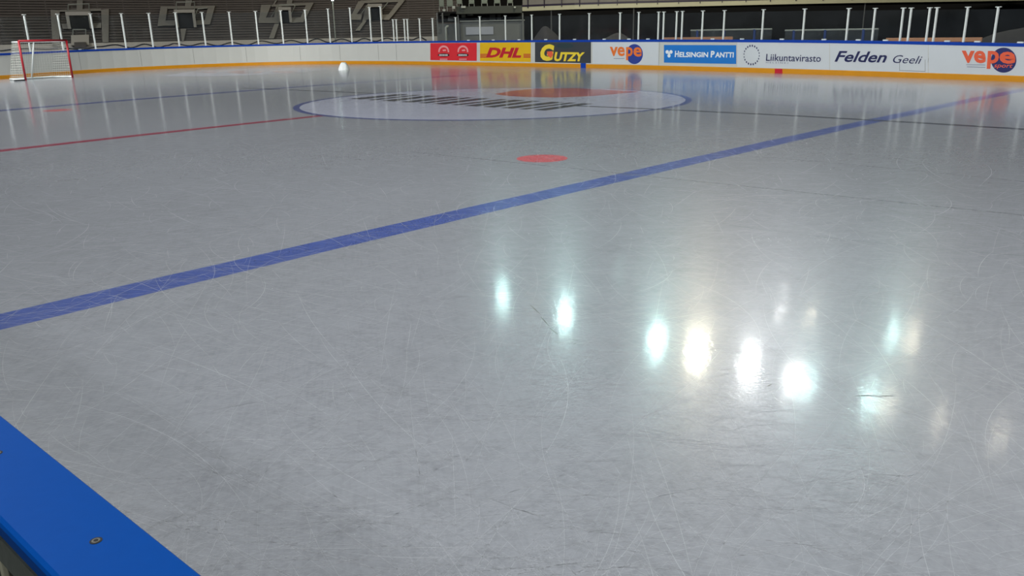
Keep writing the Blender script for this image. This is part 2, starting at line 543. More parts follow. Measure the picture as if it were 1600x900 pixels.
# skate cuts: thousands of thin curved marks, uncountable
bm = bmesh.new()
def cut(p, ang, Ln, curv, w, z=.00026, n=8):
    prev = None; a = ang; x, y = p
    for i in range(n + 1):
        k = i / n; ww = w * math.sin(math.pi * (.08 + .84 * k))
        q = [bm.verts.new((x - math.sin(a) * ww * s, y + math.cos(a) * ww * s, z)) for s in (-1, 1)]
        if prev: bm.faces.new((prev[0], prev[1], q[1], q[0]))
        prev = q
        x += math.cos(a) * Ln / n; y += math.sin(a) * Ln / n; a += curv / n
rs = random.Random(11)
for i in range(9000):
    # spread over the ice seen, denser close to the boards where it shows
    rr = 1.2 + 13 * (rs.random() ** 1.5); th = YAW + (rs.random() - .5) * 1.35
    x = CAM.x + rr * math.cos(th); y = CAM.y + rr * math.sin(th)
    if y > 13.2 or x < -21: continue
    Ln = .12 + rs.random() ** 2 * 1.1
    base = rs.choice([YAW + math.pi / 2, YAW + math.pi / 2, rs.random() * math.pi, rs.random() * math.pi])
    cut((x, y), base + rs.gauss(0, .45), Ln, rs.gauss(0, .35), .0003 + rs.random() * .0006 + rr * .00003)
for i in range(240):
    rr = 1.3 + 9 * (rs.random() ** 1.3); th = YAW + (rs.random() - .5) * 1.3
    x = CAM.x + rr * math.cos(th); y = CAM.y + rr * math.sin(th)
    if y > 13.0: continue
    cut((x, y), rs.random() * math.pi * 2, .3 + rs.random() * 1.3, rs.gauss(0, .5), .0006 + rs.random() * .0008 + rr * .00003, .0003, 12)
o = obj('skate_cuts', bm, ICE_SCRATCH, floor); tag(o, 'fine white skate cuts all over the ice', None, None, 'stuff')
# dark scuffs
bm = bmesh.new()
for (x0, y0, x1, y1) in [(828, 476, 845, 492), (845, 495, 858, 510), (858, 512, 872, 523), (884, 373, 890, 369), (846, 366, 851, 364), (893, 531, 905, 532), (896, 538, 901, 536), (1199, 604, 1206, 600), (1335, 619, 1372, 618), (1374, 619, 1396, 618.5)]:
    a = at_z(x0, y0, 0); b = at_z(x1, y1, 0); e = (b - a).normalized(); w = Vector((-e.y, e.x, 0)) * .004
    bm.faces.new([bm.verts.new((q.x, q.y, .0004)) for q in (a + w * .3, a.lerp(b, .5) + w, b + w * .2, b - w * .2, a.lerp(b, .5) - w * .7, a - w * .3)])
o = obj('scuff_mark', bm, DIRT, floor); tag(o, 'small dark scuffs near the lamp reflections', None, None, 'stuff')


bm = bmesh.new()  # white specks that paint small sparkles onto the ice
for i in range(260):
    if i < 150: x, y = rs.uniform(740, 1420), rs.triangular(185, 420, 230)
    elif i < 200: x, y = rs.gauss(1255, 60), rs.gauss(374, 3)
    else: x, y = rs.uniform(100, 1550), rs.uniform(300, 860)
    p = at_z(x, y, 0); a = rs.random() * 6.28; w = rs.uniform(.0015, .0035) * (p - CAM).length / 5
    bm.faces.new([bm.verts.new((p.x + math.cos(a + t) * w * k, p.y + math.sin(a + t) * w * k, .0005)) for t, k in ((0, 1.6), (1.4, .7), (2.6, 1.1), (4, .8), (5.2, 1))])
o = obj('painted_glints', bm, mat('white_painted_glint', (236, 242, 244), .3), floor); tag(o, 'tiny white specks painted in for glints on the ice', None, None, 'stuff')

# ------------------------------------------------------------------ boards
def board(name, x0, x1, label):
    u0, u1 = u_of_px(x0), u_of_px(x1)
    us = [u0] + [i for i in range(int(u0) + 1, int(u1) + 1) if u0 < i < u1] + [u1]
    P = [path_at(u) for u in us]
    pts = [p[0] for p in P]; nr = [p[1] for p in P]; hh = [p[2] for p in P]
    mid = pts[len(pts) // 2]
    root = empty(name, (mid.x, mid.y, 0), label, 'rink boards')
    bm = bmesh.new(); sweep(bm, pts, nr, lambda i: [(0, .10), (0, hh[i] - .085), (.07, hh[i] - .085), (.07, 0.0), (0.0, 0.0)])
    obj('board_panel', bm, WHITE, root)
    bm = bmesh.new(); sweep(bm, pts, nr, [(-.012, 0), (-.012, .145), (-.004, .155), (-.0005, .155), (-.0005, 0)])
    obj('kick_strip', bm, YELLOW, root)
    bm = bmesh.new(); sweep(bm, pts, nr, lambda i: [(-.012, hh[i] - .085), (-.015, hh[i] - .008), (-.006, hh[i]), (.125, hh[i]), (.13, hh[i] - .01), (.13, hh[i] - .085)])
    obj('cap_rail', bm, BLUE_FAR, root)
    return root


board_end = board('rink_board', -78, 671.5, 'plain white end boards behind the goal with blue cap and yellow base strip')
board_side = board('rink_board', 671.5, 1735, 'white side boards carrying the sponsor adverts, blue cap and yellow base strip')


def wp(x, y, off):
    P, n, h, u = wall_hit(x, y, -off)
    return P


def uz(x, y):
    P, n, h, u = wall_hit(x, y, 0)
    return u, P.z


def lay_on_wall(bm, off):
    """mesh drawn in (u along the boards, z) -> cut at the boards' own facets and laid on them"""
    us = [v.co.x for v in bm.verts]
    for k in range(int(math.floor(min(us))) + 1, int(math.ceil(max(us)))):
        bmesh.ops.bisect_plane(bm, geom=bm.verts[:] + bm.edges[:] + bm.faces[:], plane_co=(k, 0, 0), plane_no=(1, 0, 0))
    for v in bm.verts:
        u, z = v.co.x, v.co.y
        i = max(0, min(int(u + 1e-7), len(BP) - 2)); t = u - i
        n = BN[i].lerp(BN[i + 1], t); p = BP[i].lerp(BP[i + 1], t)
        v.co = Vector((p.x - n.x * off, p.y - n.y * off, z))


def decal_poly(name, polys, m, parent, off=.005, label=None):
    """polygons given in the photo's pixels, laid on the board face"""
    bm = bmesh.new()
    for poly in polys:
        bm.faces.new([bm.verts.new((*uz(x, y), 0)) for x, y in poly])
    bmesh.ops.triangulate(bm, faces=bm.faces)
    lay_on_wall(bm, off)
    o = obj(name, bm, m, parent)
    if label: o['label'] = label
    return o


def rect_px(x0, x1, t0, b0, t1=None, b1=None, n=10):
    t1 = t0 if t1 is None else t1; b1 = b0 if b1 is None else b1
    top = []; bot = []
    for i in range(n + 1):
        k = i / n; x = x0 + (x1 - x0) * k
        top.append((x, t0 + (t1 - t0) * k)); bot.append((x, b0 + (b1 - b0) * k))
    return top + bot[::-1]


def ell(cx, cy, rx, ry, n=32, a0=0):
    return [(cx + rx * math.cos(2 * math.pi * i / n + a0), cy + ry * math.sin(2 * math.pi * i / n + a0)) for i in range(n)]


def text_px(name, s, quad, m, parent, off=.009, shear=0.0, bold=0.0, label=None, space=1.0):
    """lettering fitted to a four-cornered frame (tl, tr, br, bl) on the board"""
    cu = bpy.data.curves.new(name, 'FONT'); cu.body = s; cu.shear = shear; cu.offset = bold; cu.space_character = space
    cu.resolution_u = 3
    tmp = bpy.data.objects.new(name + '_tmp', cu); COL.objects.link(tmp)
    dg = bpy.context.evaluated_depsgraph_get(); me = bpy.data.meshes.new_from_object(tmp.evaluated_get(dg))
    bpy.data.objects.remove(tmp); bpy.data.curves.remove(cu)
    xs = [v.co.x for v in me.vertices]; ys = [v.co.y for v in me.vertices]
    x0, x1, y0, y1 = min(xs), max(xs), min(ys), max(ys)
    tl, tr, br, bl = quad
    for v in me.vertices:
        k = (v.co.x - x0) / (x1 - x0); w = (v.co.y - y0) / (y1 - y0)
        X = (bl[0] * (1 - k) + br[0] * k) * (1 - w) + (tl[0] * (1 - k) + tr[0] * k) * w
        Y = (bl[1] * (1 - k) + br[1] * k) * (1 - w) + (tl[1] * (1 - k) + tr[1] * k) * w
        v.co = Vector((*uz(X, Y), 0))
    bm = bmesh.new(); bm.from_mesh(me); bmesh.ops.triangulate(bm, faces=bm.faces); lay_on_wall(bm, off); bm.to_mesh(me); bm.free()
    me.materials.clear(); me.materials.append(m)
    o = bpy.data.objects.new(name, me); COL.objects.link(o); o.parent = parent
    q = parent; offv = Vector((0, 0, 0))
    while q is not None: offv += q.location; q = q.parent
    o.location = -offv
    if label: o['label'] = label
    return o


def Q(x0, x1, t0, b0, dy=0.0, lean=0.0):
    return ((x0 + lean, t0), (x1 + lean, t0 + dy), (x1, b0 + dy), (x0, b0))


# --- panel joints on the boards
def seams(xs, parent):
    for x in xs:
        yb = BASE(x) - 6; yt = TOP(x) + 4.2
        decal_poly('panel_joint', [[(x - .25 + (x - 830) / 4000 * (yb - yt), yt), (x + .25 + (x - 830) / 4000 * (yb - yt), yt), (x + .25, yb), (x - .25, yb)]], SEAM, parent, .003)
seams([28, 127, 222, 304, 386, 470, 532, 592, 620], board_end)
seams([1029, 1351, 1447], board_side)

# --- adverts (each a part of the side boards)
def base_y(x, k=0): return BASE(x) - (7.2 + (x - 670) * .0012) - k
def top_y(x): return TOP(x) + 3.4
def advert(x0, x1, m, lab, it=0.0, ib=0.0):
    return decal_poly('advert_panel', [rect_px(x0, x1, top_y(x0) + it, base_y(x0) - ib, top_y(x1) + it, base_y(x1) - ib)], m, board_side, .004, lab)


a = advert(672.5, 745, RED_AD, 'red advert with two pale emblems', 0, 0)
for cx in (693.5, 723.5):
    arch = []
    for i in range(13):
        th = math.pi * i / 12; arch.append((cx - 8.5 * math.cos(th), 81.5 - 10.5 * math.sin(th) ** .8))
    inn = [(cx - 6.3 * math.cos(math.pi * i / 12), 81.5 - 7.6 * math.sin(math.pi * i / 12) ** .8) for i in range(13)]
    decal_poly('emblem', [arch + inn[::-1], [(cx - 2, 78), (cx + 3, 77), (cx + 4, 79.5), (cx - 1, 80)]], PINKW, a, .009, 'pale arched emblem')
    decal_poly('name_plate', [ell(cx, 86, 9.2, 2.6)], BLACKP, a, .011, 'dark oval name plate')
    decal_poly('lettering', [[(cx - 6.6 + i * 1.7, 84.8), (cx - 5.7 + i * 1.7, 84.8), (cx - 5.9 + i * 1.7, 87.3), (cx - 6.8 + i * 1.7, 87.3)] for i in range(8)], WTXT, a, .014)
    decal_poly('lettering', [[(cx - 5.8 + i * 2.0, 91.4), (cx - 4.4 + i * 2.0, 91.4), (cx - 4.4 + i * 2.0, 93.8), (cx - 5.8 + i * 2.0, 93.8)] for i in range(6)], PINKW, a, .009)

a = advert(750, 829.5, YEL_AD, 'yellow advert reading DHL')
text_px('lettering', 'DHL', Q(759.5, 813.5, 74.3, 90, .3, 6), DHL_RED, a, .009, .0, .05, 'crimson DHL lettering', 1.0)
for y in (84.3, 86.6, 88.8):
    for xa, xb in ((750.5, 763), (818, 829)): decal_poly('stripe', [rect_px(xa, xb, y, y + 1.3, n=2)], DHL_RED, a, .008)

a = advert(836, 923.5, DARK_AD, 'charcoal advert reading GUTZY')
decal_poly('shape', [ell(883, 71.5, 14, 4.2)], TEAL_AD, a, .007, 'dark teal oval')
text_px('lettering', 'G', Q(843.5, 864.5, 69, 95, .3, 2), YEL_TXT, a, .010, .1, .06, 'large yellow letter G')
decal_poly('shape', [[(855, 80.5), (863.5, 80), (864.5, 86), (861, 91), (856, 87)]], ORANGE_RED, a, .013, 'orange red patch on the letter')
text_px('lettering', 'UTZY', Q(865, 911, 81.3, 95.6, .5, 3), YEL_TXT, a, .010, .0, .05, 'yellow letters')

a = advert(926, 1029, WHITE_VINYL, 'white advert with orange vepe on a blue ball')
decal_poly('round_logo', [ell(991.5, 84.5, 13.2, 15.6)], LOGO_BLUE, a, .008, 'blue round logo')
text_px('lettering', 've', Q(953, 976.5, 72.8, 87.5, .3, 0), ORANGE, a, .012, 0, .026, 'orange letters')
text_px('lettering', 'p', Q(978.5, 989, 73.5, 94, .2, 0), ORANGE, a, .012, 0, .026)
text_px('lettering', 'e', Q(990, 1003, 73.5, 88.5, .2, 0), ORANGE, a, .012, 0, .026)
decal_poly('underline', [rect_px(959, 976, 91, 91.7, n=2)], GTXT, a, .009)

a = decal_poly('advert_panel', [rect_px(1037.5, 1150.5, 70.2, 97.8, 70.6, 100)], SKY_AD, board_side, .004, 'blue advert reading HELSINGIN PANTTI')
decal_poly('three_dot_mark', [ell(1042.7, 81.2, 2.7, 2.9, 14), ell(1048.6, 81.2, 2.7, 2.9, 14), ell(1045.6, 87, 2.5, 2.9, 14), [(1043, 82), (1048.5, 82), (1045.8, 87)]], WTXT, a, .009, 'white mark of three dots')
text_px('lettering', 'H', Q(1054.5, 1060.5, 79.3, 89.2, 0, .6), WTXT, a, .009, 0, .04)
text_px('lettering', 'ELSINGIN', Q(1061.5, 1106.5, 81.2, 89.3, .3, .5), WTXT, a, .009, 0, .035, 'white capital letters')
text_px('lettering', 'P', Q(1110.5, 1116.5, 79.5, 89.7, 0, .6), WTXT, a, .009, 0, .04)
text_px('lettering', 'ANTTI', Q(1117.5, 1146.5, 81.5, 89.8, .2, .5), WTXT, a, .009, 0, .035)

a = advert(1152, 1296, WHITE_VINYL, 'white advert reading Liikuntavirasto with a ring of dots', 0, 0)
ring = []
for i in range(20):
    th = 2 * math.pi * i / 20 + .1
    big = .55 + .45 * abs(math.sin(th))
    ring.append([(1174.6 + px * .9 + 12 * math.cos(th) * 1.0, 86 + py + 14.6 * math.sin(th)) for px, py in ell(.0, .0, .95 * big + .2, 1.9 * big, 8)])
for dot in ring: decal_poly('dot', [dot], NAVY, a, .009)
text_px('lettering', 'Liikuntavirasto', Q(1197, 1282.5, 84.2, 95.2, 1.6, .8), NAVY, a, .009, 0, .008, 'navy lettering')
text_px('lettering', 'HELSINKI', Q(1197, 1231.5, 96.4, 98.8, .9, .2), GTXT, a, .009, 0, .0, 'tiny grey lettering', 1.5)

a = advert(1297, 1450, WHITE_VINYL, 'white advert reading Felden Geeli')
text_px('lettering', 'Felden', Q(1304, 1384, 79.6, 96.6, 1.4, 4), NAVY, a, .009, .18, .02, 'bold navy lettering')
text_px('lettering', 'Geeli', Q(1394.5, 1439, 85.8, 98.2, 1.8, 3), NAVY, a, .009, .2, .0, 'thin navy lettering')
decal_poly('gate_outline', [[(1405.6, 92), (1406.1, 92), (1406.1, 109.7), (1445.5, 111.2), (1445.5, 93), (1446, 93), (1446, 112), (1405.6, 110.3)]], SEAM, a, .009)

a = advert(1451, 1640, WHITE_VINYL, 'white advert with orange vepe and sport on a navy ball')
decal_poly('round_logo', [ell(1568.5, 94, 19.8, 19.6, 40)], LOGO_NAVY, a, .008, 'navy round logo')
text_px('lettering', 've', Q(1503, 1540.5, 78.8, 98.2, .6, 0), ORANGE_RED, a, .012, 0, .03, 'orange red letters')
text_px('lettering', 'p', Q(1542, 1560, 79.5, 107.5, .2, 2), ORANGE_RED, a, .012, 0, .03)
text_px('lettering', 'e', Q(1562, 1587, 80.5, 99.5, .4, 0), ORANGE_RED, a, .012, 0, .03)
text_px('lettering', 'sport', Q(1553, 1582, 99.8, 107.5, .6, 1), ORANGE_RED, a, .013, .2, .01, 'small orange sport lettering')
decal_poly('underline', [rect_px(1510, 1540, 100.6, 101.4, 101.2, 102, 2), rect_px(1511, 1540, 104, 104.9, 104.8, 105.7, 2)], GTXT, a, .009)

# --- coloured line marks on the kick strip
decal_poly('line_mark', [rect_px(907.6, 915.8, 98.6, 106.1, 98.7, 106.4, 3)], BLUE_FAR, board_side, .016, 'blue mark where the far blue line meets the boards')
decal_poly('line_mark', [rect_px(1211, 1223, 107.2, 114.3, 107.6, 114.7, 3)], mat('red_mark', (205, 20, 48), .4), board_side, .016, 'red mark where the centre line meets the boards')

# ------------------------------------------------------------------ glass posts, panes, clips
posts = [  # top x, top y, foot x
    (10 - 25, 25, -4), (37, 23.5, 48), (89.5, 22.5, 99.5), (141, 22, 150), (187, 21.5, 197.3), (231, 21, 239.5), (273, 20, 280.5), (315, 19.6, 321.6), (357.6, 19, 363.4),
    (399, 18, 404.2), (438.6, 17, 443.2), (476.6, 15.8, 481), (513, 14.2, 516.4), (546.6, 12.6, 550.3), (577.4, 11.8, 580.6), (594.6, 10.6, 597.6),
    (614, 30.8, 616), (619.4, 30.8, 620.8), (631.2, 30.4, 633.2), (636.6, 30.4, 638), (656, 29.6, 657), (676, 29, 677.2), (712, 27.6, 713), (749.6, 26.4, 750.6),
    (789.6, 25.2, 790.2), (831, 23.8, 831.2), (875, 22.6, 874.4), (921.6, 21.4, 920.4), (969.6, 20.4, 968.4), (998.6, 19.6, 997.2), (1029.6, 19.2, 1028), (1037.4, 19.2, 1036),
    (1057.6, 18.6, 1056), (1067, 18.2, 1064.8), (1099, 17.6, 1096.4), (1132.6, 17, 1129.8), (1194, 15.6, 1190), (1258, 14.6, 1253.8), (1327, 13.8, 1321.8),
    (1368, 13.6, 1362.4), (1411.4, 13.2, 1405.8), (1423.6, 13.2, 1418), (1453, 12.8, 1446.6), (1464.4, 12.6, 1457.8), (1512, 11.8, 1505), (1560, 11.6, 1551.8), (1622, 11, 1611)]
POSTS = []
for i, (tx, ty, fx) in enumerate(posts):
    # the foot stands on the cap, .045 m outside the board's face
    fy = TOP(fx)
    P, n, h, u = wall_hit(fx, fy, .045)
    c = Vector((P.x, P.y, h))
    r = math.hypot(c.x - CAM.x, c.y - CAM.y)
    d = ray(tx, ty); ztop = CAM.z + d.z * r / math.hypot(d.x, d.y)
    H = ztop - h
    POSTS.append((c, n, H, fx))
    where = 'end boards' if fx < 671 else 'side boards'
    tall = fx < 600
    near = ''
    if i == 1: near = 'above the goal, its left side'
    elif i == 2: near = 'above the right part of the goal'
    elif fx < 600: near = 'of the tall row, number %s from the goal' % ['', '', '', 'one', 'two', 'three', 'four', 'five', 'six', 'seven', 'eight', 'nine', 'ten', 'eleven', 'twelve', 'thirteen'][i] if 3 <= i <= 15 else 'beyond the goal'
    LAB = {
        0: 'tall white glass post left of the goal, at the photo edge',
        1: 'tall white glass post just above the left half of the goal',
        2: 'tall white glass post above the right upright of the goal',
        3: 'first tall white glass post right of the goal',
        4: 'second tall white glass post right of the goal',
        5: 'third tall white glass post right of the goal',
        6: 'tall white glass post at the left side of the second stand doorway',
        7: 'tall white glass post at the right side of the second stand doorway',
        8: 'tall white glass post between the second and third stand doorways, left one',
        9: 'tall white glass post between the second and third stand doorways, right one',
        10: 'tall white glass post crossing the third stand doorway',
        11: 'first tall white glass post right of the third stand doorway',
        12: 'second tall white glass post right of the third stand doorway',
        13: 'tall white glass post left of the fourth stand doorway',
        14: 'tall white glass post at the left edge of the fourth stand doorway',
        15: 'last tall white glass post, before the row drops lower',
        16: 'first short white glass post after the tall row, left of a close pair',
        17: 'short white glass post, right one of the first close pair',
        18: 'short white glass post, left one of the second close pair on the end boards',
        19: 'short white glass post, right one of the second close pair on the end boards',
        20: 'single short white glass post between the close pairs and the red advert',
        21: 'white glass post over the left edge of the red advert',
        22: 'white glass post over the middle of the red advert',
        23: 'white glass post over the left edge of the yellow advert',
        24: 'white glass post over the middle of the yellow advert',
        25: 'white glass post over the gap between yellow and charcoal adverts',
        26: 'white glass post over the middle of the charcoal advert',
        27: 'white glass post over the right edge of the charcoal advert',
        28: 'white glass post over the orange letters of the first round logo',
        29: 'white glass post over the first round blue logo',
        30: 'white glass post, left of the close pair before the blue advert',
        31: 'white glass post, right of the close pair before the blue advert',
        32: 'white glass post, left of the close pair over the blue advert',
        33: 'white glass post, right of the close pair over the blue advert',
        34: 'single white glass post over the middle of the blue advert',
        35: 'single white glass post over the right end of the blue advert',
        36: 'white glass post over the gap beside the ring of dots',
        37: 'white glass post over the end of the thin serif-like navy word',
        38: 'white glass post over the start of the bold navy word',
        39: 'white glass post over the middle of the bold navy word',
        40: 'first white glass post of the two close pairs over the thin navy word',
        41: 'second white glass post of the two close pairs near the right',
        42: 'third white glass post of the two close pairs near the right',
        43: 'fourth white glass post of the two close pairs near the right',
        44: 'white glass post over the left letters of the large orange advert',
        45: 'white glass post over the large round navy logo',
        46: 'white glass post at the right photo edge past the navy logo'}
    rz = math.atan2(n.y, n.x)
    root = empty('glass_post', c, LAB[i], 'post', 'glass posts along the boards')
    bm = bmesh.new()
    w = .085 if fx < 600 else (.075 if fx < 700 else .062)
    box(bm, c + Vector((0, 0, H / 2)), (.05, w * .9, H), rz)
    bmesh.ops.bevel(bm, geom=list(bm.edges), offset=.006, segments=1, affect='EDGES')
    obj('upright', bm, STEEL, root)
    bm = bmesh.new()
    box(bm, c + Vector((0, 0, H + .011)), (.07, w * 2.3, .022), rz)
    bmesh.ops.bevel(bm, geom=list(bm.edges), offset=.005, segments=1, affect='EDGES')
    obj('top_clip', bm, STEEL, root)

for i in range(len(POSTS) - 1):
    a, n0, H0, fa = POSTS[i]; b, n1, H1, fb = POSTS[i + 1]
    if (b - a).length < .2: continue
    H = min(H0, H1) - .04
    e = (b - a); Ln = math.hypot(e.x, e.y); ez = e.normalized()
    nn = Vector((-e.y, e.x, 0)).normalized()
    bm = bmesh.new()
    g = .06 / Ln
    lo = [a.lerp(b, g), a.lerp(b, 1 - g)]
    f = [lo[0] + nn * .006, lo[1] + nn * .006, lo[1] + nn * .006 + Vector((0, 0, H)), lo[0] + nn * .006 + Vector((0, 0, H))]
    k = [p - nn * .012 for p in f]
    prism(bm, f, k)
    o = obj('glass_pane', bm, GLASS, board_end if fb < 671 else board_side)

CLIPS = [(22, 0), (125, 0), (732, 1), (770.6, 1), (811, 1), (852.8, 1), (897.8, 1), (944.2, 1), (982.6, 1), (1012.5, 1), (1113.5, 1), (1159.4, 1), (1221.6, 1), (1287.5, 1), (1341, 1), (1383.4, 1), (1480, 1), (1527, 1), (1594.5, 1)]
def clip_at(x, parent):
    P, n, h, u = wall_hit(x, TOP(x) - .3, .03)
    rz = math.atan2(n.y, n.x)
    bm = bmesh.new(); box(bm, (P.x, P.y, h + .02), (.05, .17, .04), rz)
    bmesh.ops.bevel(bm, geom=list(bm.edges), offset=.01, segments=2, affect='EDGES')
    obj('glass_clip', bm, STEEL, parent, world=True)
for x, s in CLIPS:
    clip_at(x, board_side if s else board_end)

# draped cable behind the end glass
pts = []
kn = [(-30, 80), (0, 79.5), (20, 77.6), (40, 76.4), (70, 76.8), (100, 75.5), (128, 77.5), (155, 73), (180, 70), (205, 74.5), (226, 69), (248, 74), (262, 71), (272, 68), (296, 71.5), (318, 67.5), (340, 71.5), (362, 66.5), (385, 70.5), (408, 64), (432, 68), (455, 63.2), (475, 67.3), (495, 60.8), (514, 66.4), (534, 61), (553, 65.8), (569, 60.2), (586, 64.6), (605, 59.8), (617, 62.2), (630, 60.8), (643, 62.5), (656, 58.3), (668, 63)]
for (xa, ya), (xb, yb) in zip(kn, kn[1:]):
    for k in range(6):
        t = k / 6; x = xa + (xb - xa) * t; y = ya + (yb - ya) * (.5 - .5 * math.cos(math.pi * t))
        pts.append(wall_hit(x, y, .30)[0])
bm = bmesh.new(); tube(bm, pts, .035, 6)
o = obj('cable', bm, CABLE, smooth=True); tag(o, 'black cable draped in humps behind the end glass', 'cable')

# ------------------------------------------------------------------ goal
gL = at_z(40.5, 126, 0); gR = at_z(113.5, 121.3, 0)
ge = (gR - gL); ge.z = 0; GW = ge.length; ge.normalize(); gn = Vector((-ge.y, ge.x, 0))
if gn.dot(gL - CAM) < 0: gn = -gn
GH = 1.50
goal = empty('hockey_goal', gL.lerp(gR, .5), 'red and white hockey goal with net, standing before the end boards', 'goal')
Z = Vector((0, 0, 1)); R = .042
A, B = gL + Z * .0, gR + Z * .0
for p in (A, B):
    bm = bmesh.new(); tube(bm, [p, p + Z * GH], R, 10); obj('goal_post', bm, RED_GOAL, goal, True)
bm = bmesh.new(); tube(bm, [A + Z * GH, B + Z * GH], R, 10); obj('crossbar', bm, RED_GOAL, goal, True)
D1, D0 = .55, 1.05
bm = bmesh.new()
Ab, Bb = A + gn * D0 + ge * .12, B + gn * D0 - ge * .12
At, Bt = A + gn * D1 + ge * .12 + Z * (GH - .04), B + gn * D1 - ge * .12 + Z * (GH - .04)
tube(bm, [A + Z * .04, A + gn * .5 - ge * .05 + Z * .04, Ab + Z * .04, (Ab + Bb) / 2 + Z * .04, Bb + Z * .04, B + gn * .5 + ge * .05 + Z * .04, B + Z * .04], .04, 8)
obj('base_frame', bm, STEEL, goal, True)
bm = bmesh.new(); tube(bm, [A + Z * (GH - .03), At, Bt, B + Z * (GH - .03)], .028, 8)
obj('top_frame', bm, STEEL, goal, True)
bm = bmesh.new(); tube(bm, [(Ab + Bb) / 2 + Z * .04, (At + Bt) / 2], .03, 8); obj('back_strut', bm, STEEL, goal, True)
bm = bmesh.new(); box(bm, A - ge * .22 + Z * .03 + gn * .02, (.5, .08, .05), math.atan2(ge.y, ge.x)); obj('base_foot', bm, CABLE, goal)
bm = bmesh.new()
def grid(c00, c10, c11, c01, nx, ny):
    vv = [[bm.verts.new((c00.lerp(c10, i / nx)).lerp(c01.lerp(c11, i / nx), j / ny)) for i in range(nx + 1)] for j in range(ny + 1)]
    for j in range(ny):
        for i in range(nx): bm.faces.new((vv[j][i], vv[j][i + 1], vv[j + 1][i + 1], vv[j + 1][i]))
grid(Ab + Z * .05, Bb + Z * .05, Bt, At, 24, 15)
grid(A + Z * .05, Ab + Z * .05, At, A + Z * GH, 9, 15)
grid(B + Z * .05, Bb + Z * .05, Bt, B + Z * GH, 9, 15)
grid(At, Bt, B + Z * GH, A + Z * GH, 24, 6)
net = obj('net', bm, NETM, goal)
wf = net.modifiers.new('string', 'WIREFRAME'); wf.thickness = .007; wf.use_replace = True

# ------------------------------------------------------------------ near boards at the lower left
HN = .963
i0 = at_z(0, 646, HN); i1 = at_z(318, 898, HN); o0 = at_z(0, 803, HN); o1 = at_z(97, 898, HN)
e = (i1 - i0).normalized(); nn = Vector((-e.y, e.x, 0))
if nn.dot(o0 - i0) < 0: nn = -nn
W = (((o0 - i0).dot(nn)) + ((o1 - i0).dot(nn))) / 2 * 1.08
root = empty('rink_board', (i0.x, i0.y, 0), 'near rink boards with a bolted bright blue cap at the lower left corner', 'rink boards')
S0, S1 = -7.0, 2.6      # along e (towards the camera side is +)
def seg(bm, prof):
    pts = [i0 + e * S0, i0 + e * S1]
    sweep(bm, [Vector((p.x, p.y, 0)) for p in pts], [nn, nn], prof)
bm = bmesh.new()
r_ = .006
seg(bm, [(0, HN - .004), (.003, HN), (W - r_, HN), (W - r_ * .3, HN - r_ * .4), (W, HN - r_), (W, HN - .020), (W - .003, HN - .023), (0, HN - .023)])
obj('cap_rail', bm, BLUE, root)
bm = bmesh.new(); seg(bm, [(.004, HN - .0232), (.018, HN - .0232), (.018, 0), (.004, 0)]); obj('board_panel', bm, WHITE, root)
bm = bmesh.new(); seg(bm, [(.0, .0), (.0035, .0), (.0035, .16), (.0, .155)]); obj('kick_strip', bm, YELLOW, root)
bm = bmesh.new(); seg(bm, [(.060, HN - .0235), (W + .001, HN - .0235), (W + .001, HN - .062), (.060, HN - .062)]); obj('steel_rail', bm, GALV, root)
bm = bmesh.new(); seg(bm, [(.0185, HN - .0235), (.026, HN - .0235), (.026, .1), (.0185, .1)]); obj('backing_sheet', bm, PLY, root)
for s in (-6, -4.8, -3.6, -2.4, -1.2, -.02, 1.4):
    bm = bmesh.new(); c = i0 + e * s + nn * (W * .62); box(bm, (c.x, c.y, (HN - .063) / 2), (.04, .035, HN - .063), math.atan2(e.y, e.x)); obj('steel_upright', bm, GALV, root)
sp = at_z(150, 845, HN); gap = (at_z(2, 706, HN) - sp).length
for k in range(-1, 5):
    c = sp - e * (gap * k) if k >= 0 else sp + e * gap
    c = sp - e * (gap * k)
    bt = empty('bolt', (0, 0, 0)); bt.parent = root; bt.location = c - root.location
    bm = bmesh.new(); bmesh.ops.create_cone(bm, cap_ends=True, segments=28, radius1=.0062, radius2=.0062, depth=.0016)
    bmesh.ops.translate(bm, verts=bm.verts, vec=(0, 0, -.0004)); b1 = obj('bolt_recess', bm, BOLT_DARK, bt, world=False)
    bm = bmesh.new(); bmesh.ops.create_cone(bm, cap_ends=True, segments=28, radius1=.0048, radius2=.0042, depth=.002)
    bmesh.ops.translate(bm, verts=bm.verts, vec=(0, 0, -.0003)); b2 = obj('bolt_head', bm, BOLT, bt, world=False)
    bm = bmesh.new(); bmesh.ops.create_cone(bm, cap_ends=True, segments=6, radius1=.0025, radius2=.0025, depth=.0006)
    bmesh.ops.translate(bm, verts=bm.verts, vec=(0, 0, .0007)); b3 = obj('hex_socket', bm, BOLT_DARK, bt, world=False)

# ------------------------------------------------------------------ stands behind the end boards
DST = spline([(-160, 58), (100, 61), (400, 63), (720, 60)])
Z0, TAN_S = 1.33, .45
SX = list(range(-160, 721, 40))
def dir_px(x):
    d = ray(x, 60); d.z = 0; return d.normalized()
def ring(r_add):
    pts = []
    for x in SX:
        d = dir_px(x); pts.append(Vector((CAM.x, CAM.y, 0)) + d * (DST(x) + r_add))
    return pts
SN = [dir_px(x) for x in SX]
def on_stand(x, y, lift=0.0):
    d = ray(x, y); tanE = d.z / math.hypot(d.x, d.y); D = DST(x)
    r = (CAM.z - Z0 - lift + TAN_S * D) / (TAN_S - tanE)
    return at_r(x, y, r), r
stand = empty('grandstand', ring(0)[10], 'dark stepped grandstand with bench rows behind the end boards', 'grandstand')
bm = bmesh.new(); sweep(bm, ring(0), SN, [(-.25, 0), (-.25, Z0), (0.0, Z0), (0.0, 0)]); obj('front_wall', bm, CONC_W, stand)
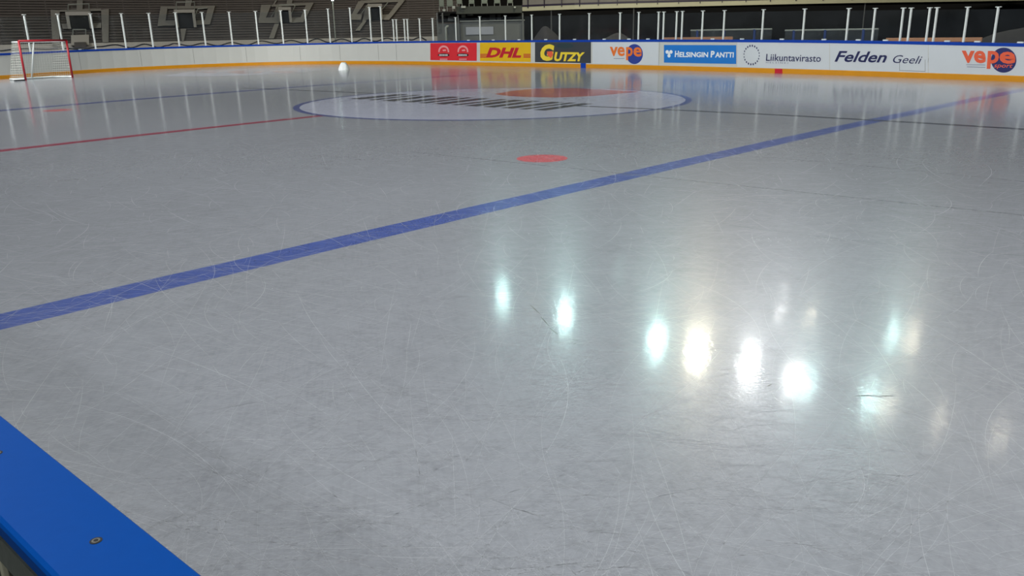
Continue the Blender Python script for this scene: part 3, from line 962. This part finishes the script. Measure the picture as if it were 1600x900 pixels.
RUN, RISE = .40, .18
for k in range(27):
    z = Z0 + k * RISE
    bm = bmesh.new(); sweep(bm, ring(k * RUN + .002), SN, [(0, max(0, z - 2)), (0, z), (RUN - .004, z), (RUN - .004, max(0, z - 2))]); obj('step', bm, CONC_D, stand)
    bm = bmesh.new(); sweep(bm, ring(k * RUN + .2), SN, [(0, z + .06), (0, z + .09), (.13, z + .09), (.13, z + .06)])
    for x in SX[::1]:
        d = dir_px(x); p = Vector((CAM.x, CAM.y, 0)) + d * (DST(x) + k * RUN + .27)
        box(bm, (p.x, p.y, z + .03), (.08, .06, .06), math.atan2(d.y, d.x))
    obj('bench', bm, BENCH, stand)

def slab(bm, poly, front=.42, back=.45):
    F, Bk = [], []
    for x, y in poly:
        P, r = on_stand(x, y)
        d = dir_px(x)
        F.append(CAM + (P - CAM) * (1 - front / r)); Bk.append(P + d * back)
    prism(bm, F, Bk)
def rail(bm, pl, r=.03, lift=.55):
    pts = []
    for x, y in pl:
        P, rr = on_stand(x, y); pts.append(CAM + (P - CAM) * (1 - lift / rr))
    tube(bm, pts, r, 6)
def portal(name, x0, x1, yt, yb, slabs, rails, lab, skew=0.0):
    xc = (x0 + x1) / 2
    P, r = on_stand(xc, yb); d = dir_px(xc); s = Vector((d.y, -d.x, 0))
    if s.dot(RT) < 0: s = -s
    g = at_r(x0, yb, r - .55); g1 = at_r(x1, yb, r - .55); top = at_r(xc, yt, r - .55)
    w = (g1 - g).length; z0 = g.z; H = top.z - z0; c = g.lerp(g1, .5); rz = math.atan2(d.y, d.x)
    rt_ = empty(name, Vector((c.x, c.y, z0)) - stand.location, lab); rt_.parent = stand
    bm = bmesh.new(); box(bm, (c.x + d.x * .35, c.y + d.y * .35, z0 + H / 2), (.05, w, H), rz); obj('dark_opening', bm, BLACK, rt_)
    bm = bmesh.new()
    for sg in (-1, 1):
        q = c + s * (sg * (w / 2 + .09)) + d * .6; box(bm, (q.x, q.y, z0 + H / 2), (1.4, .18, H), rz)
    obj('side_wall', bm, CONC, rt_)
    bm = bmesh.new(); q = c + d * .8; box(bm, (q.x, q.y, z0 + H + .11), (1.9, w + .36, .22), rz); obj('lintel', bm, CONC, rt_)
    if slabs:
        bm = bmesh.new()
        for sl in slabs: slab(bm, sl)
        obj('concrete_surround', bm, CONC, rt_)
    if rails:
        bm = bmesh.new()
        for rl in rails: rail(bm, rl)
        obj('handrail', bm, PALE, rt_)
    return rt_

p1 = portal('stand_doorway', 111, 141, 24, 45,
    [[(79, 15), (93, 16), (93, 71), (82, 71)], [(158, 15), (170, 14), (169.5, 66), (160, 66)], [(93, 15.4), (158, 13.5), (158, 17), (93, 18.5)], [(96, 37), (110, 37), (110, 45), (98, 45)], [(143, 36), (158, 35.6), (158, 43.5), (145, 44)], [(120, 0), (129.5, 0), (129, 15), (119.5, 15)], [(107, 16), (141, 15), (141, 22), (107, 23)]],
    [[(106, 36), (106.5, 7), (139, 6), (140, 36)], [(114, 60), (114, 46), (134, 46), (134, 60)]], 'doorway in the grandstand above the goal, farthest left, with box below it')
bm = bmesh.new(); slab(bm, [(111, 55), (139, 54), (139, 70), (111, 71)], .9, .2); obj('parapet_box', bm, CONC_W, p1)
bm = bmesh.new(); slab(bm, [(116, 66), (134.5, 65.5), (134.5, 74), (116, 75)], 1.3, 0); obj('dark_crate', bm, CONC_D, p1)
portal('stand_doorway', 279.5, 303, 20, 43,
    [[(251, 10), (262, 10), (257.5, 40), (246, 41)], [(262, 10), (336, 8.6), (334, 13), (262, 14)], [(325, 11), (336, 9), (328, 38), (318, 38.5)], [(257, 32), (274, 32), (273, 40), (256, 40)], [(305, 32), (321, 31), (320, 38), (305, 39)], [(290, 0), (300, 0), (298, 10), (289, 10)], [(282, 45), (291, 45), (287, 64), (284, 64)]],
    [[(275, 38), (275.5, 3.5), (304, 3), (304, 18)], [(303, 30), (309, 14), (324, 12.5)]], 'doorway in the grandstand right of the goal, with stair above and below, second from left')
portal('stand_doorway', 441, 452.5, 16, 35,
    [[(408, 7.5), (424, 7), (412, 36), (404, 36)], [(424, 7), (490, 4), (487, 8), (424, 10.5)], [(428, 27), (404, 28), (404, 36), (436, 36), (436, 28)], [(431, 10), (440, 10), (440, 35), (428, 30)], [(478, 8), (490, 4.5), (474, 35), (466, 35)], [(453, 28), (470, 27), (468, 35), (453, 36)], [(448, 0), (457, 0), (456, 6), (448, 7)], [(429, 37), (436, 37), (428, 60), (420, 60)], [(430, 0), (433, 0), (428, 9), (426, 9)]],
    [[(424, 26), (436, 8), (460, 7)], [(453, 26), (461, 9)]], 'doorway in the grandstand with slanting stair, third from left')
portal('stand_doorway', 580, 594, 11, 31,
    [[(560, 2), (572, 1.5), (556, 24), (546, 30)], [(563, 1), (633, -3), (628, 3), (563, 5)], [(623, 2), (633, 0), (608, 31), (600, 31)], [(596, 23), (608, 22), (606, 30), (596, 31)], [(548, 22), (566, 22), (564, 31), (546, 31)], [(572, 8), (580, 8), (580, 28), (566, 34)], [(568, 32), (573, 32), (562, 48), (555, 48)]],
    [[(564, 22), (576, 6)], [(596, 16), (606, 4)]], 'doorway in the grandstand nearest the dark booth, fourth from left')

# light on a thin pole in the stand
b, r = on_stand(528, 58)
bp_ = at_r(524, 58, DST(524) - 1.2)
lp = empty('lamp_post', (bp_.x, bp_.y, 0), 'thin pale lamp pole in front of the grandstand with a small bright light', 'lamp post')
topz = at_r(520, 1.0, DST(524) - 1.2).z
bm = bmesh.new(); tube(bm, [(bp_.x, bp_.y, 0), (bp_.x, bp_.y, topz)], [.05, .035], 8); obj('pole', bm, PALE, lp, True)
bm = bmesh.new(); box(bm, (bp_.x, bp_.y, topz + .05), (.2, .3, .14), math.atan2(SN[0].y, SN[0].x)); obj('lamp_head', bm, HOUSE, lp)
dd = dir_px(520); bm = bmesh.new(); c = Vector((bp_.x, bp_.y, topz + .04)) - dd * .16; box(bm, c, (.03, .16, .10), math.atan2(dd.y, dd.x))
obj('light_lens', bm, emis('small_pole_light', (.8, 1, .9), 14), lp)

# ------------------------------------------------------------------ booth behind the corner
RB = 52.0
def pb(x, y, r): return at_r(x, y, r)
def block(bm, x0, x1, yt, yb, r, depth, zf=None):
    """box whose front face fills pixels x0..x1, yt..yb at plan distance r"""
    xc = (x0 + x1) / 2; yc = (yt + yb) / 2
    a = at_r(x0, yc, r); b = at_r(x1, yc, r); t = at_r(xc, yt, r).z; l = at_r(xc, yb, r).z if zf is None else zf
    e = Vector((b.x - a.x, b.y - a.y, 0)); w = e.length; e.normalize(); d = Vector((-e.y, e.x, 0))
    if d.dot(a - CAM) < 0: d = -d
    c = (a + b) / 2 + d * (depth / 2)
    box(bm, (c.x, c.y, (t + l) / 2), (w, depth, t - l), ax=(e, d, Vector((0, 0, 1))))
    return Vector((c.x, c.y, l))
c = at_r(765, 60, RB)
booth = empty('booth', (c.x, c.y, 0), 'dark flat-roofed booth behind the corner, between grandstand and balcony', 'booth')
bm = bmesh.new(); block(bm, 713, 815.5, 9.5, 21, RB - .6, 4.5); obj('roof', bm, ROOFM, booth)
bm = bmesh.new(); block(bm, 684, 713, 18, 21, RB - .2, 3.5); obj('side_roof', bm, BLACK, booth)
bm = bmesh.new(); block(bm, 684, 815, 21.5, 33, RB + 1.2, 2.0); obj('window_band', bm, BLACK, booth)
bm = bmesh.new(); block(bm, 720, 819, 32.5, 60, RB, .4, 0); obj('counter_front', bm, PANEL, booth)
bm = bmesh.new(); block(bm, 685, 720, 37, 60, RB + .6, .4, 0); obj('counter_side', bm, PANEL, booth)
bm = bmesh.new(); block(bm, 728, 771, 42, 54, RB - .1, .08); obj('notice_panel', bm, PANEL_L, booth)
bm = bmesh.new(); block(bm, 718, 820, 31.5, 33, RB - .15, .6); obj('counter_top', bm, PALE, booth)
for x0, x1, y0, y1, m in [(688, 703, 22, 24.5, PALE), (721, 727.5, 22.5, 27.5, PALE), (730, 739.5, 22, 24.5, PALE), (765, 774, 22.5, 32, PANEL), (777, 783, 22.5, 32, PANEL), (700, 709, 25, 33, PANEL)]:
    bm = bmesh.new(); block(bm, x0, x1, y0, y1, RB + 1.05, .1); obj('window_pane', bm, m, booth)
for x in (683.5, 692, 716, 817):
    bm = bmesh.new(); block(bm, x - 1, x + 1, 20, 60, RB - .3, .1, 0); obj('support_post', bm, PANEL, booth)
# pale things on the booth roof
zr = at_r(765, 9.5, RB - .6).z
for i, (x, w) in enumerate([(703, 10), (718, 9), (737, 9), (757, 10), (777, 10), (797, 9), (690, 8)]):
    c = at_r(x, 9, RB + .3); d = dir_px(x); rz = math.atan2(d.y, d.x)
    zb = zr if x > 713 else at_r(700, 18, RB - .2).z
    hh_ = .38 if x > 713 else .62
    seat = empty('terrace_chair', (c.x, c.y, zb), 'pale grey green chair on the booth, %s' % ['at the left end of the tall roof block', 'over the roof corner', 'second along the roof', 'middle of the roof row', 'fourth along the roof', 'last before the balcony', 'leftmost, on the lower side roof'][i], 'chair', 'chairs on the booth roof')
    W_ = w * RB / FPX
    bm = bmesh.new(); box(bm, (c.x, c.y, zb + hh_ * .5), (.3, W_, .05), rz); bmesh.ops.bevel(bm, geom=list(bm.edges), offset=.015, segments=1, affect='EDGES'); obj('seat', bm, SEATM, seat)
    q = c + d * .16; bm = bmesh.new(); box(bm, (q.x, q.y, zb + hh_ * .85), (.05, W_ * .9, hh_ * .6), rz); bmesh.ops.bevel(bm, geom=list(bm.edges), offset=.02, segments=2, affect='EDGES'); obj('backrest', bm, SEATM, seat)
    sd = Vector((-d.y, d.x, 0))
    for s1 in (-1, 1):
        for s2 in (-1, 1):
            q = c + sd * (s1 * W_ * .42) + d * (s2 * .12); bm = bmesh.new(); tube(bm, [(q.x, q.y, zb), (q.x, q.y, zb + hh_ * .5)], .018, 5); obj('leg', bm, PALE, seat)
for i, (x0, x1, y0, y1) in enumerate([(706.5, 711, 9.5, 13.5), (720.5, 727.5, 9.2, 12.5), (691.5, 696, 14.5, 17.2), (803, 806, 10.2, 12.5)]):
    bm = bmesh.new(); block(bm, x0, x1, y0, y1, RB - .85, .2)
    o = obj('floodlight', bm, PALE, booth)
# hooked pale pipe left of the booth
g = at_r(697.5, 62, RB - 2)
bm = bmesh.new(); t1 = at_r(696.5, 43, RB - 2)
tube(bm, [(g.x, g.y, 0), (g.x, g.y, t1.z), tuple(at_r(698, 41.4, RB - 2)), tuple(at_r(701, 41, RB - 2))], .07, 8)
o = obj('pipe', bm, PALE, smooth=True); tag(o, 'pale hooked pipe standing left of the dark booth', 'pipe')

# ------------------------------------------------------------------ long balcony on the right
ZB = 3.0
BOT = spline([(816, 17.4), (900, 14.4), (1000, 11.8), (1140, 8.6), (1280, 5.6), (1440, 3.2), (1600, 1.0)])
bx = [816 + 41 * i for i in range(23)]
bpts = [at_z(x, BOT(x), ZB) for x in bx]; bpts = [Vector((p.x, p.y, 0)) for p in bpts]
bn = []
for i in range(len(bpts)):
    t = bpts[min(i + 1, len(bpts) - 1)] - bpts[max(i - 1, 0)]; t.normalize(); n = Vector((t.y, -t.x, 0))
    if n.dot(bpts[i] - CAM) < 0: n = -n
    bn.append(n)
balc = empty('balcony', (bpts[10].x, bpts[10].y, 0), 'long beige-fronted balcony over the dark area at the right', 'balcony')
bm = bmesh.new(); sweep(bm, bpts, bn, [(0, ZB), (0, ZB + .30), (.15, ZB + .30), (.15, ZB)]); obj('fascia', bm, BEIGE, balc)
bm = bmesh.new(); sweep(bm, bpts, bn, [(.16, ZB + .08), (.16, ZB + .24), (9, ZB + .24), (9, ZB + .08)]); obj('deck', bm, BLACK, balc)
bm = bmesh.new(); sweep(bm, bpts, bn, [(-.04, ZB + .302), (-.04, ZB + .42), (.12, ZB + .42), (.12, ZB + .302)]); obj('upper_rail', bm, PURPLE, balc)
bm = bmesh.new(); sweep(bm, bpts, bn, [(.05, ZB + .43), (.05, ZB + .9), (.1, ZB + .9), (.1, ZB + .43)]); obj('parapet_panel', bm, CONC, balc)
for x in [825.6, 851, 878, 906, 935, 964.4, 995, 1027, 1060, 1093.6, 1128, 1165, 1203, 1243, 1285, 1330]:
    P = at_z(x, BOT(x), ZB); i = min(range(len(bpts)), key=lambda k: (bpts[k] - Vector((P.x, P.y, 0))).length); n = bn[i]
    bm = bmesh.new(); box(bm, (P.x - n.x * .05, P.y - n.y * .05, ZB + .56), (.05, .05, .74), math.atan2(n.y, n.x)); obj('baluster', bm, PURPLE, balc)
for x in (857, 990, 1357):
    P = at_z(x, BOT(x), ZB); i = min(range(len(bpts)), key=lambda k: (bpts[k] - Vector((P.x, P.y, 0))).length); n = bn[i]
    q = P + n * .4; bm = bmesh.new(); tube(bm, [(q.x, q.y, -.02), (q.x, q.y, ZB + .1)], .045, 8); obj('support_column', bm, PANEL, balc)

# glass screens and benches behind the side boards
def screen(x0, x1, yt, posts_x, r0, r1, lab):
    fx = lin([(x0, r0), (x1, r1)])
    P0 = at_r(x0, 60, r0); P1 = at_r(x1, 60, r1)
    zt = at_r((x0 + x1) / 2, yt, (r0 + r1) / 2).z
    P0.z = P1.z = 0
    root = empty('glass_screen', (P0 + P1) / 2, lab, 'screen')
    nn_ = Vector((-(P1 - P0).y, (P1 - P0).x, 0)).normalized()
    bm = bmesh.new(); f = [P0 + Z * .5, P1 + Z * .5, P1 + Z * (zt - .03), P0 + Z * (zt - .03)]; prism(bm, f, [p + nn_ * .02 for p in f]); obj('pane', bm, GLASS_B, root)
    bm = bmesh.new(); tube(bm, [P0 + Z * zt, P1 + Z * zt], .035, 6); obj('top_rail', bm, PALE, root)
    bm = bmesh.new(); f = [P0, P1, P1 + Z * .5, P0 + Z * .5]; prism(bm, f, [p + nn_ * .05 for p in f]); obj('lower_panel', bm, RAILBLUE, root)
    for x in posts_x:
        k = (x - x0) / (x1 - x0); q = P0.lerp(P1, k); bm = bmesh.new(); tube(bm, [q, q + Z * zt], .05, 8); obj('frame_post', bm, RAILBLUE, root)
screen(1079, 1205, 46.5, (1090, 1133.5, 1180), 36.5, 34.5, 'clear screen with blue posts behind the blue advert')
screen(1226, 1371, 46.5, (1241, 1292, 1350), 34.3, 32.3, 'clear screen with blue posts behind the bold navy advert')
def bench(x0, x1, y, r0, r1, lab, breaks=()):
    P0 = at_r(x0, y, r0); P1 = at_r(x1, y, r1); zt = (P0.z + P1.z) / 2; P0.z = P1.z = 0
    d = (P1 - P0); L_ = d.length; d.normalize(); rz = math.atan2(d.y, d.x); c = (P0 + P1) / 2
    root = empty('team_bench', c, lab, 'bench')
    bm = bmesh.new(); box(bm, (c.x, c.y, zt - .05), (L_, .05, .13), rz); bmesh.ops.bevel(bm, geom=list(bm.edges), offset=.01, segments=1, affect='EDGES'); obj('backrest', bm, TAN, root)
    n = Vector((d.y, -d.x, 0)); n = n if n.dot(c - CAM) < 0 else -n
    q = c + n * .22; bm = bmesh.new(); box(bm, (q.x, q.y, zt - .5), (L_, .35, .05), rz); obj('seat', bm, TAN, root)
    for k in (.04, .35, .65, .96):
        q = P0.lerp(P1, k); bm = bmesh.new(); box(bm, (q.x - n.x * .03, q.y - n.y * .03, (zt - .1) / 2), (.06, .04, zt - .1), rz); obj('leg', bm, CABLE, root)
        q = q + n * .3; bm = bmesh.new(); box(bm, (q.x, q.y, (zt - .525) / 2), (.06, .04, zt - .525), rz); obj('leg', bm, CABLE, root)
bench(1036, 1145, 58.6, 35.0, 33.4, 'tan wooden bench seen over the blue advert')
bench(1385, 1535, 59.6, 31.6, 30.0, 'tan wooden bench seen between the thin navy word and the large round logo')

# plain mounds standing in for shapes of unknown kind
def heap(x0, x1, yt, r, lab, seed):
    c = at_r((x0 + x1) / 2, 60, r); c.z = -.02; w = abs(x1 - x0) / 2 * r / FPX; h = at_r((x0 + x1) / 2, yt, r).z
    rr = random.Random(seed); bm = bmesh.new(); bmesh.ops.create_icosphere(bm, subdivisions=4, radius=1)
    for v in bm.verts:
        k = 1 + .06 * math.sin(v.co.x * 5 + seed) * math.cos(v.co.y * 6)
        v.co = Vector((v.co.x * w * k, v.co.y * w * k, max(0, v.co.z) ** 1.3 * h * k if v.co.z > 0 else 0))
    o = obj('plain_mound', bm, MOUND, smooth=True); o.location = c; tag(o, lab, 'heap')
heap(826, 880, 43, 44, 'dim grey heap behind the glass over the charcoal advert', 1)
heap(925, 1003, 53, 42, 'low dim grey heap behind the glass over the first round logo', 2)
heap(529, 546, 101, 43.5, 'small white lump added for the bright spot on the ice before the end boards', 5)
lump = bpy.data.objects['plain_mound.002']; lump.data.materials[0] = mat('bright_spot_white', (250, 255, 252), .5)  # white lump added in place of an unidentified bright spot
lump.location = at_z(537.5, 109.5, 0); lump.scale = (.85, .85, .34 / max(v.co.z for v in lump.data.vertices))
heap(1520, 1700, 40, 33, 'dim grey heap behind the glass at the right edge', 3)

# ------------------------------------------------------------------ hall shell
c0 = Vector((CAM.x, CAM.y, 0))
pts = []; nr = []
for i in range(0, 33):
    a = YAW + math.radians(62) - math.radians(124) * i / 32
    d = Vector((math.cos(a), math.sin(a), 0)); pts.append(c0 + d * 84); nr.append(d)
bm = bmesh.new(); sweep(bm, pts, nr, [(0, -.02), (0, 14.5), (.3, 14.5), (.3, -.02)])
o = obj('wall_back', bm, WALLD); tag(o, 'dark hall wall behind the stands', None, None, 'structure')
bm = bmesh.new(); box(bm, (12, -16, 14.65), (130, 120, .3)); o = obj('ceiling', bm, CEIL); tag(o, 'dark hall ceiling', None, None, 'structure')

# ------------------------------------------------------------------ lamps: rows seen as reflections in the ice, then unseen rows added for light
COOL = (.62, 1.0, .96); WARM = (1.0, .93, .70); NEUT = (.97, 1.0, 1.0)
MATS = {'c': emis('lamp_cool', COOL, SEEN_LAMP_POWER), 'w': emis('lamp_warm', WARM, SEEN_LAMP_POWER), 'n': emis('lamp_neutral', NEUT, SEEN_LAMP_POWER), 'd': emis('lamp_dim_warm', WARM, 22), 't': emis('lamp_dim_cool', COOL, 90), 'e': emis('lamp_near_board_fill', NEUT, 75), 'v': emis('lamp_small_warm', WARM, 95),
        'S': emis('lamp_stand_fill', WARM, LAMP_POWER * .55), 'B': emis('lamp_bright', NEUT, LAMP_POWER), 'W': emis('lamp_balcony_fill', WARM, LAMP_POWER)}
rows = []
DOWN = (0, 0, 0)
for x, k, s in [(11.2, 'c', .15), (9.3, 'd', .08), (7.5, 'c', .19), (2.9, 'c', .20), (1.1, 'w', .25), (-1.0, 'n', .22), (-2.6, 'n', .16), (-3.15, 'c', .13), (-5.2, 'c', .13), (-5.75, 'w', .08), (-7.3, 'v', .10), (-8.9, 'v', .10), (-13, 'B', .2), (-17, 'B', .2)]:
    rows.append((x, -11.5, 10, k, s, 'row over the far side of the ice', (x * .85, -1, 0)))
for x, k, s in [(9.5, 't', .06), (1.0, 'n', .07), (-.3, 'w', .05), (-3.6, 'c', .10), (-4.3, 'w', .09)]:
    rows.append((x, -18.0, 10, k, s, 'back row beyond the boards', (x * .85, -2, 0)))
for x in (-18, -12.5, -7, -1.5, 4, 9.5, 15):  # unseen near row, added to light the ice and far boards
    rows.append((x, 12.5, 10.5, 'B', .30, 'unseen row added over the near side of the ice', (x + 1, -6, 0)))
for x, y in ((19, 10), (23, 8.5)):  # unseen pair, added to brighten the far end
    rows.append((x, y, 10.5, 'B', .42, 'unseen row added over the near side of the ice', (34, -8, 1)))
for y in (4, -6, -16, -26):  # added lamps, out of view, that brighten the grandstand
    rows.append((30, y, 12.5, 'S', .24, 'unseen row added to light the grandstand', (46, y * 1.15, 2.5)))
for x in (-16, -10):  # added lamps behind the camera to light the near boards' outer side
    rows.append((x, 21.0, 8, 'e', .5, 'unseen row added to light the near boards', (x * .5 - 7, 13, 0)))
for x in (-6, 4, 14):  # added lamps, out of view, that brighten the balcony front
    rows.append((x, -19.0, 11.5, 'W', .36, 'unseen row added to light the balcony', (x + 4, -32, 3)))
for (x, y, z, k, s, rw, tgt) in rows:
    root = empty('hall_lamp', (x, y, z), 'hanging rink floodlight of the %s' % rw, 'lamp', 'floodlights, ' + rw)
    aim = (Vector(tgt) - Vector((x, y, z))).normalized()
    u = aim.cross(Vector((1, 0, 0))).normalized(); v = aim.cross(u)
    bm = bmesh.new(); seg_n = 20
    ra = [bm.verts.new(Vector((x, y, z)) + (u * math.cos(2 * math.pi * i / seg_n) + v * math.sin(2 * math.pi * i / seg_n)) * s) for i in range(seg_n)]
    bm.faces.new(ra)
    obj('lens', bm, MATS[k], root)
    bm = bmesh.new()
    for rad, dz in ((s * 1.06, .03), (s * 1.06, -.10), (s * .5, -.35)):
        pass
    rings = []
    for rad, dz in ((s * 1.05, .0), (s * 1.08, -.12), (s * .45, -.38)):
        rings.append([bm.verts.new(Vector((x, y, z)) + aim * dz + (u * math.cos(2 * math.pi * i / seg_n) + v * math.sin(2 * math.pi * i / seg_n)) * rad) for i in range(seg_n)])
    for a_, b_ in zip(rings, rings[1:]):
        for i in range(seg_n): bm.faces.new((a_[i], a_[(i + 1) % seg_n], b_[(i + 1) % seg_n], b_[i]))
    bm.faces.new(rings[-1])
    obj('housing', bm, HOUSE, root)
    bm = bmesh.new(); p = Vector((x, y, z)) - aim * .36; tube(bm, [p, (p.x, p.y, 14.5)], .03, 6); obj('hanger', bm, HOUSE, root)
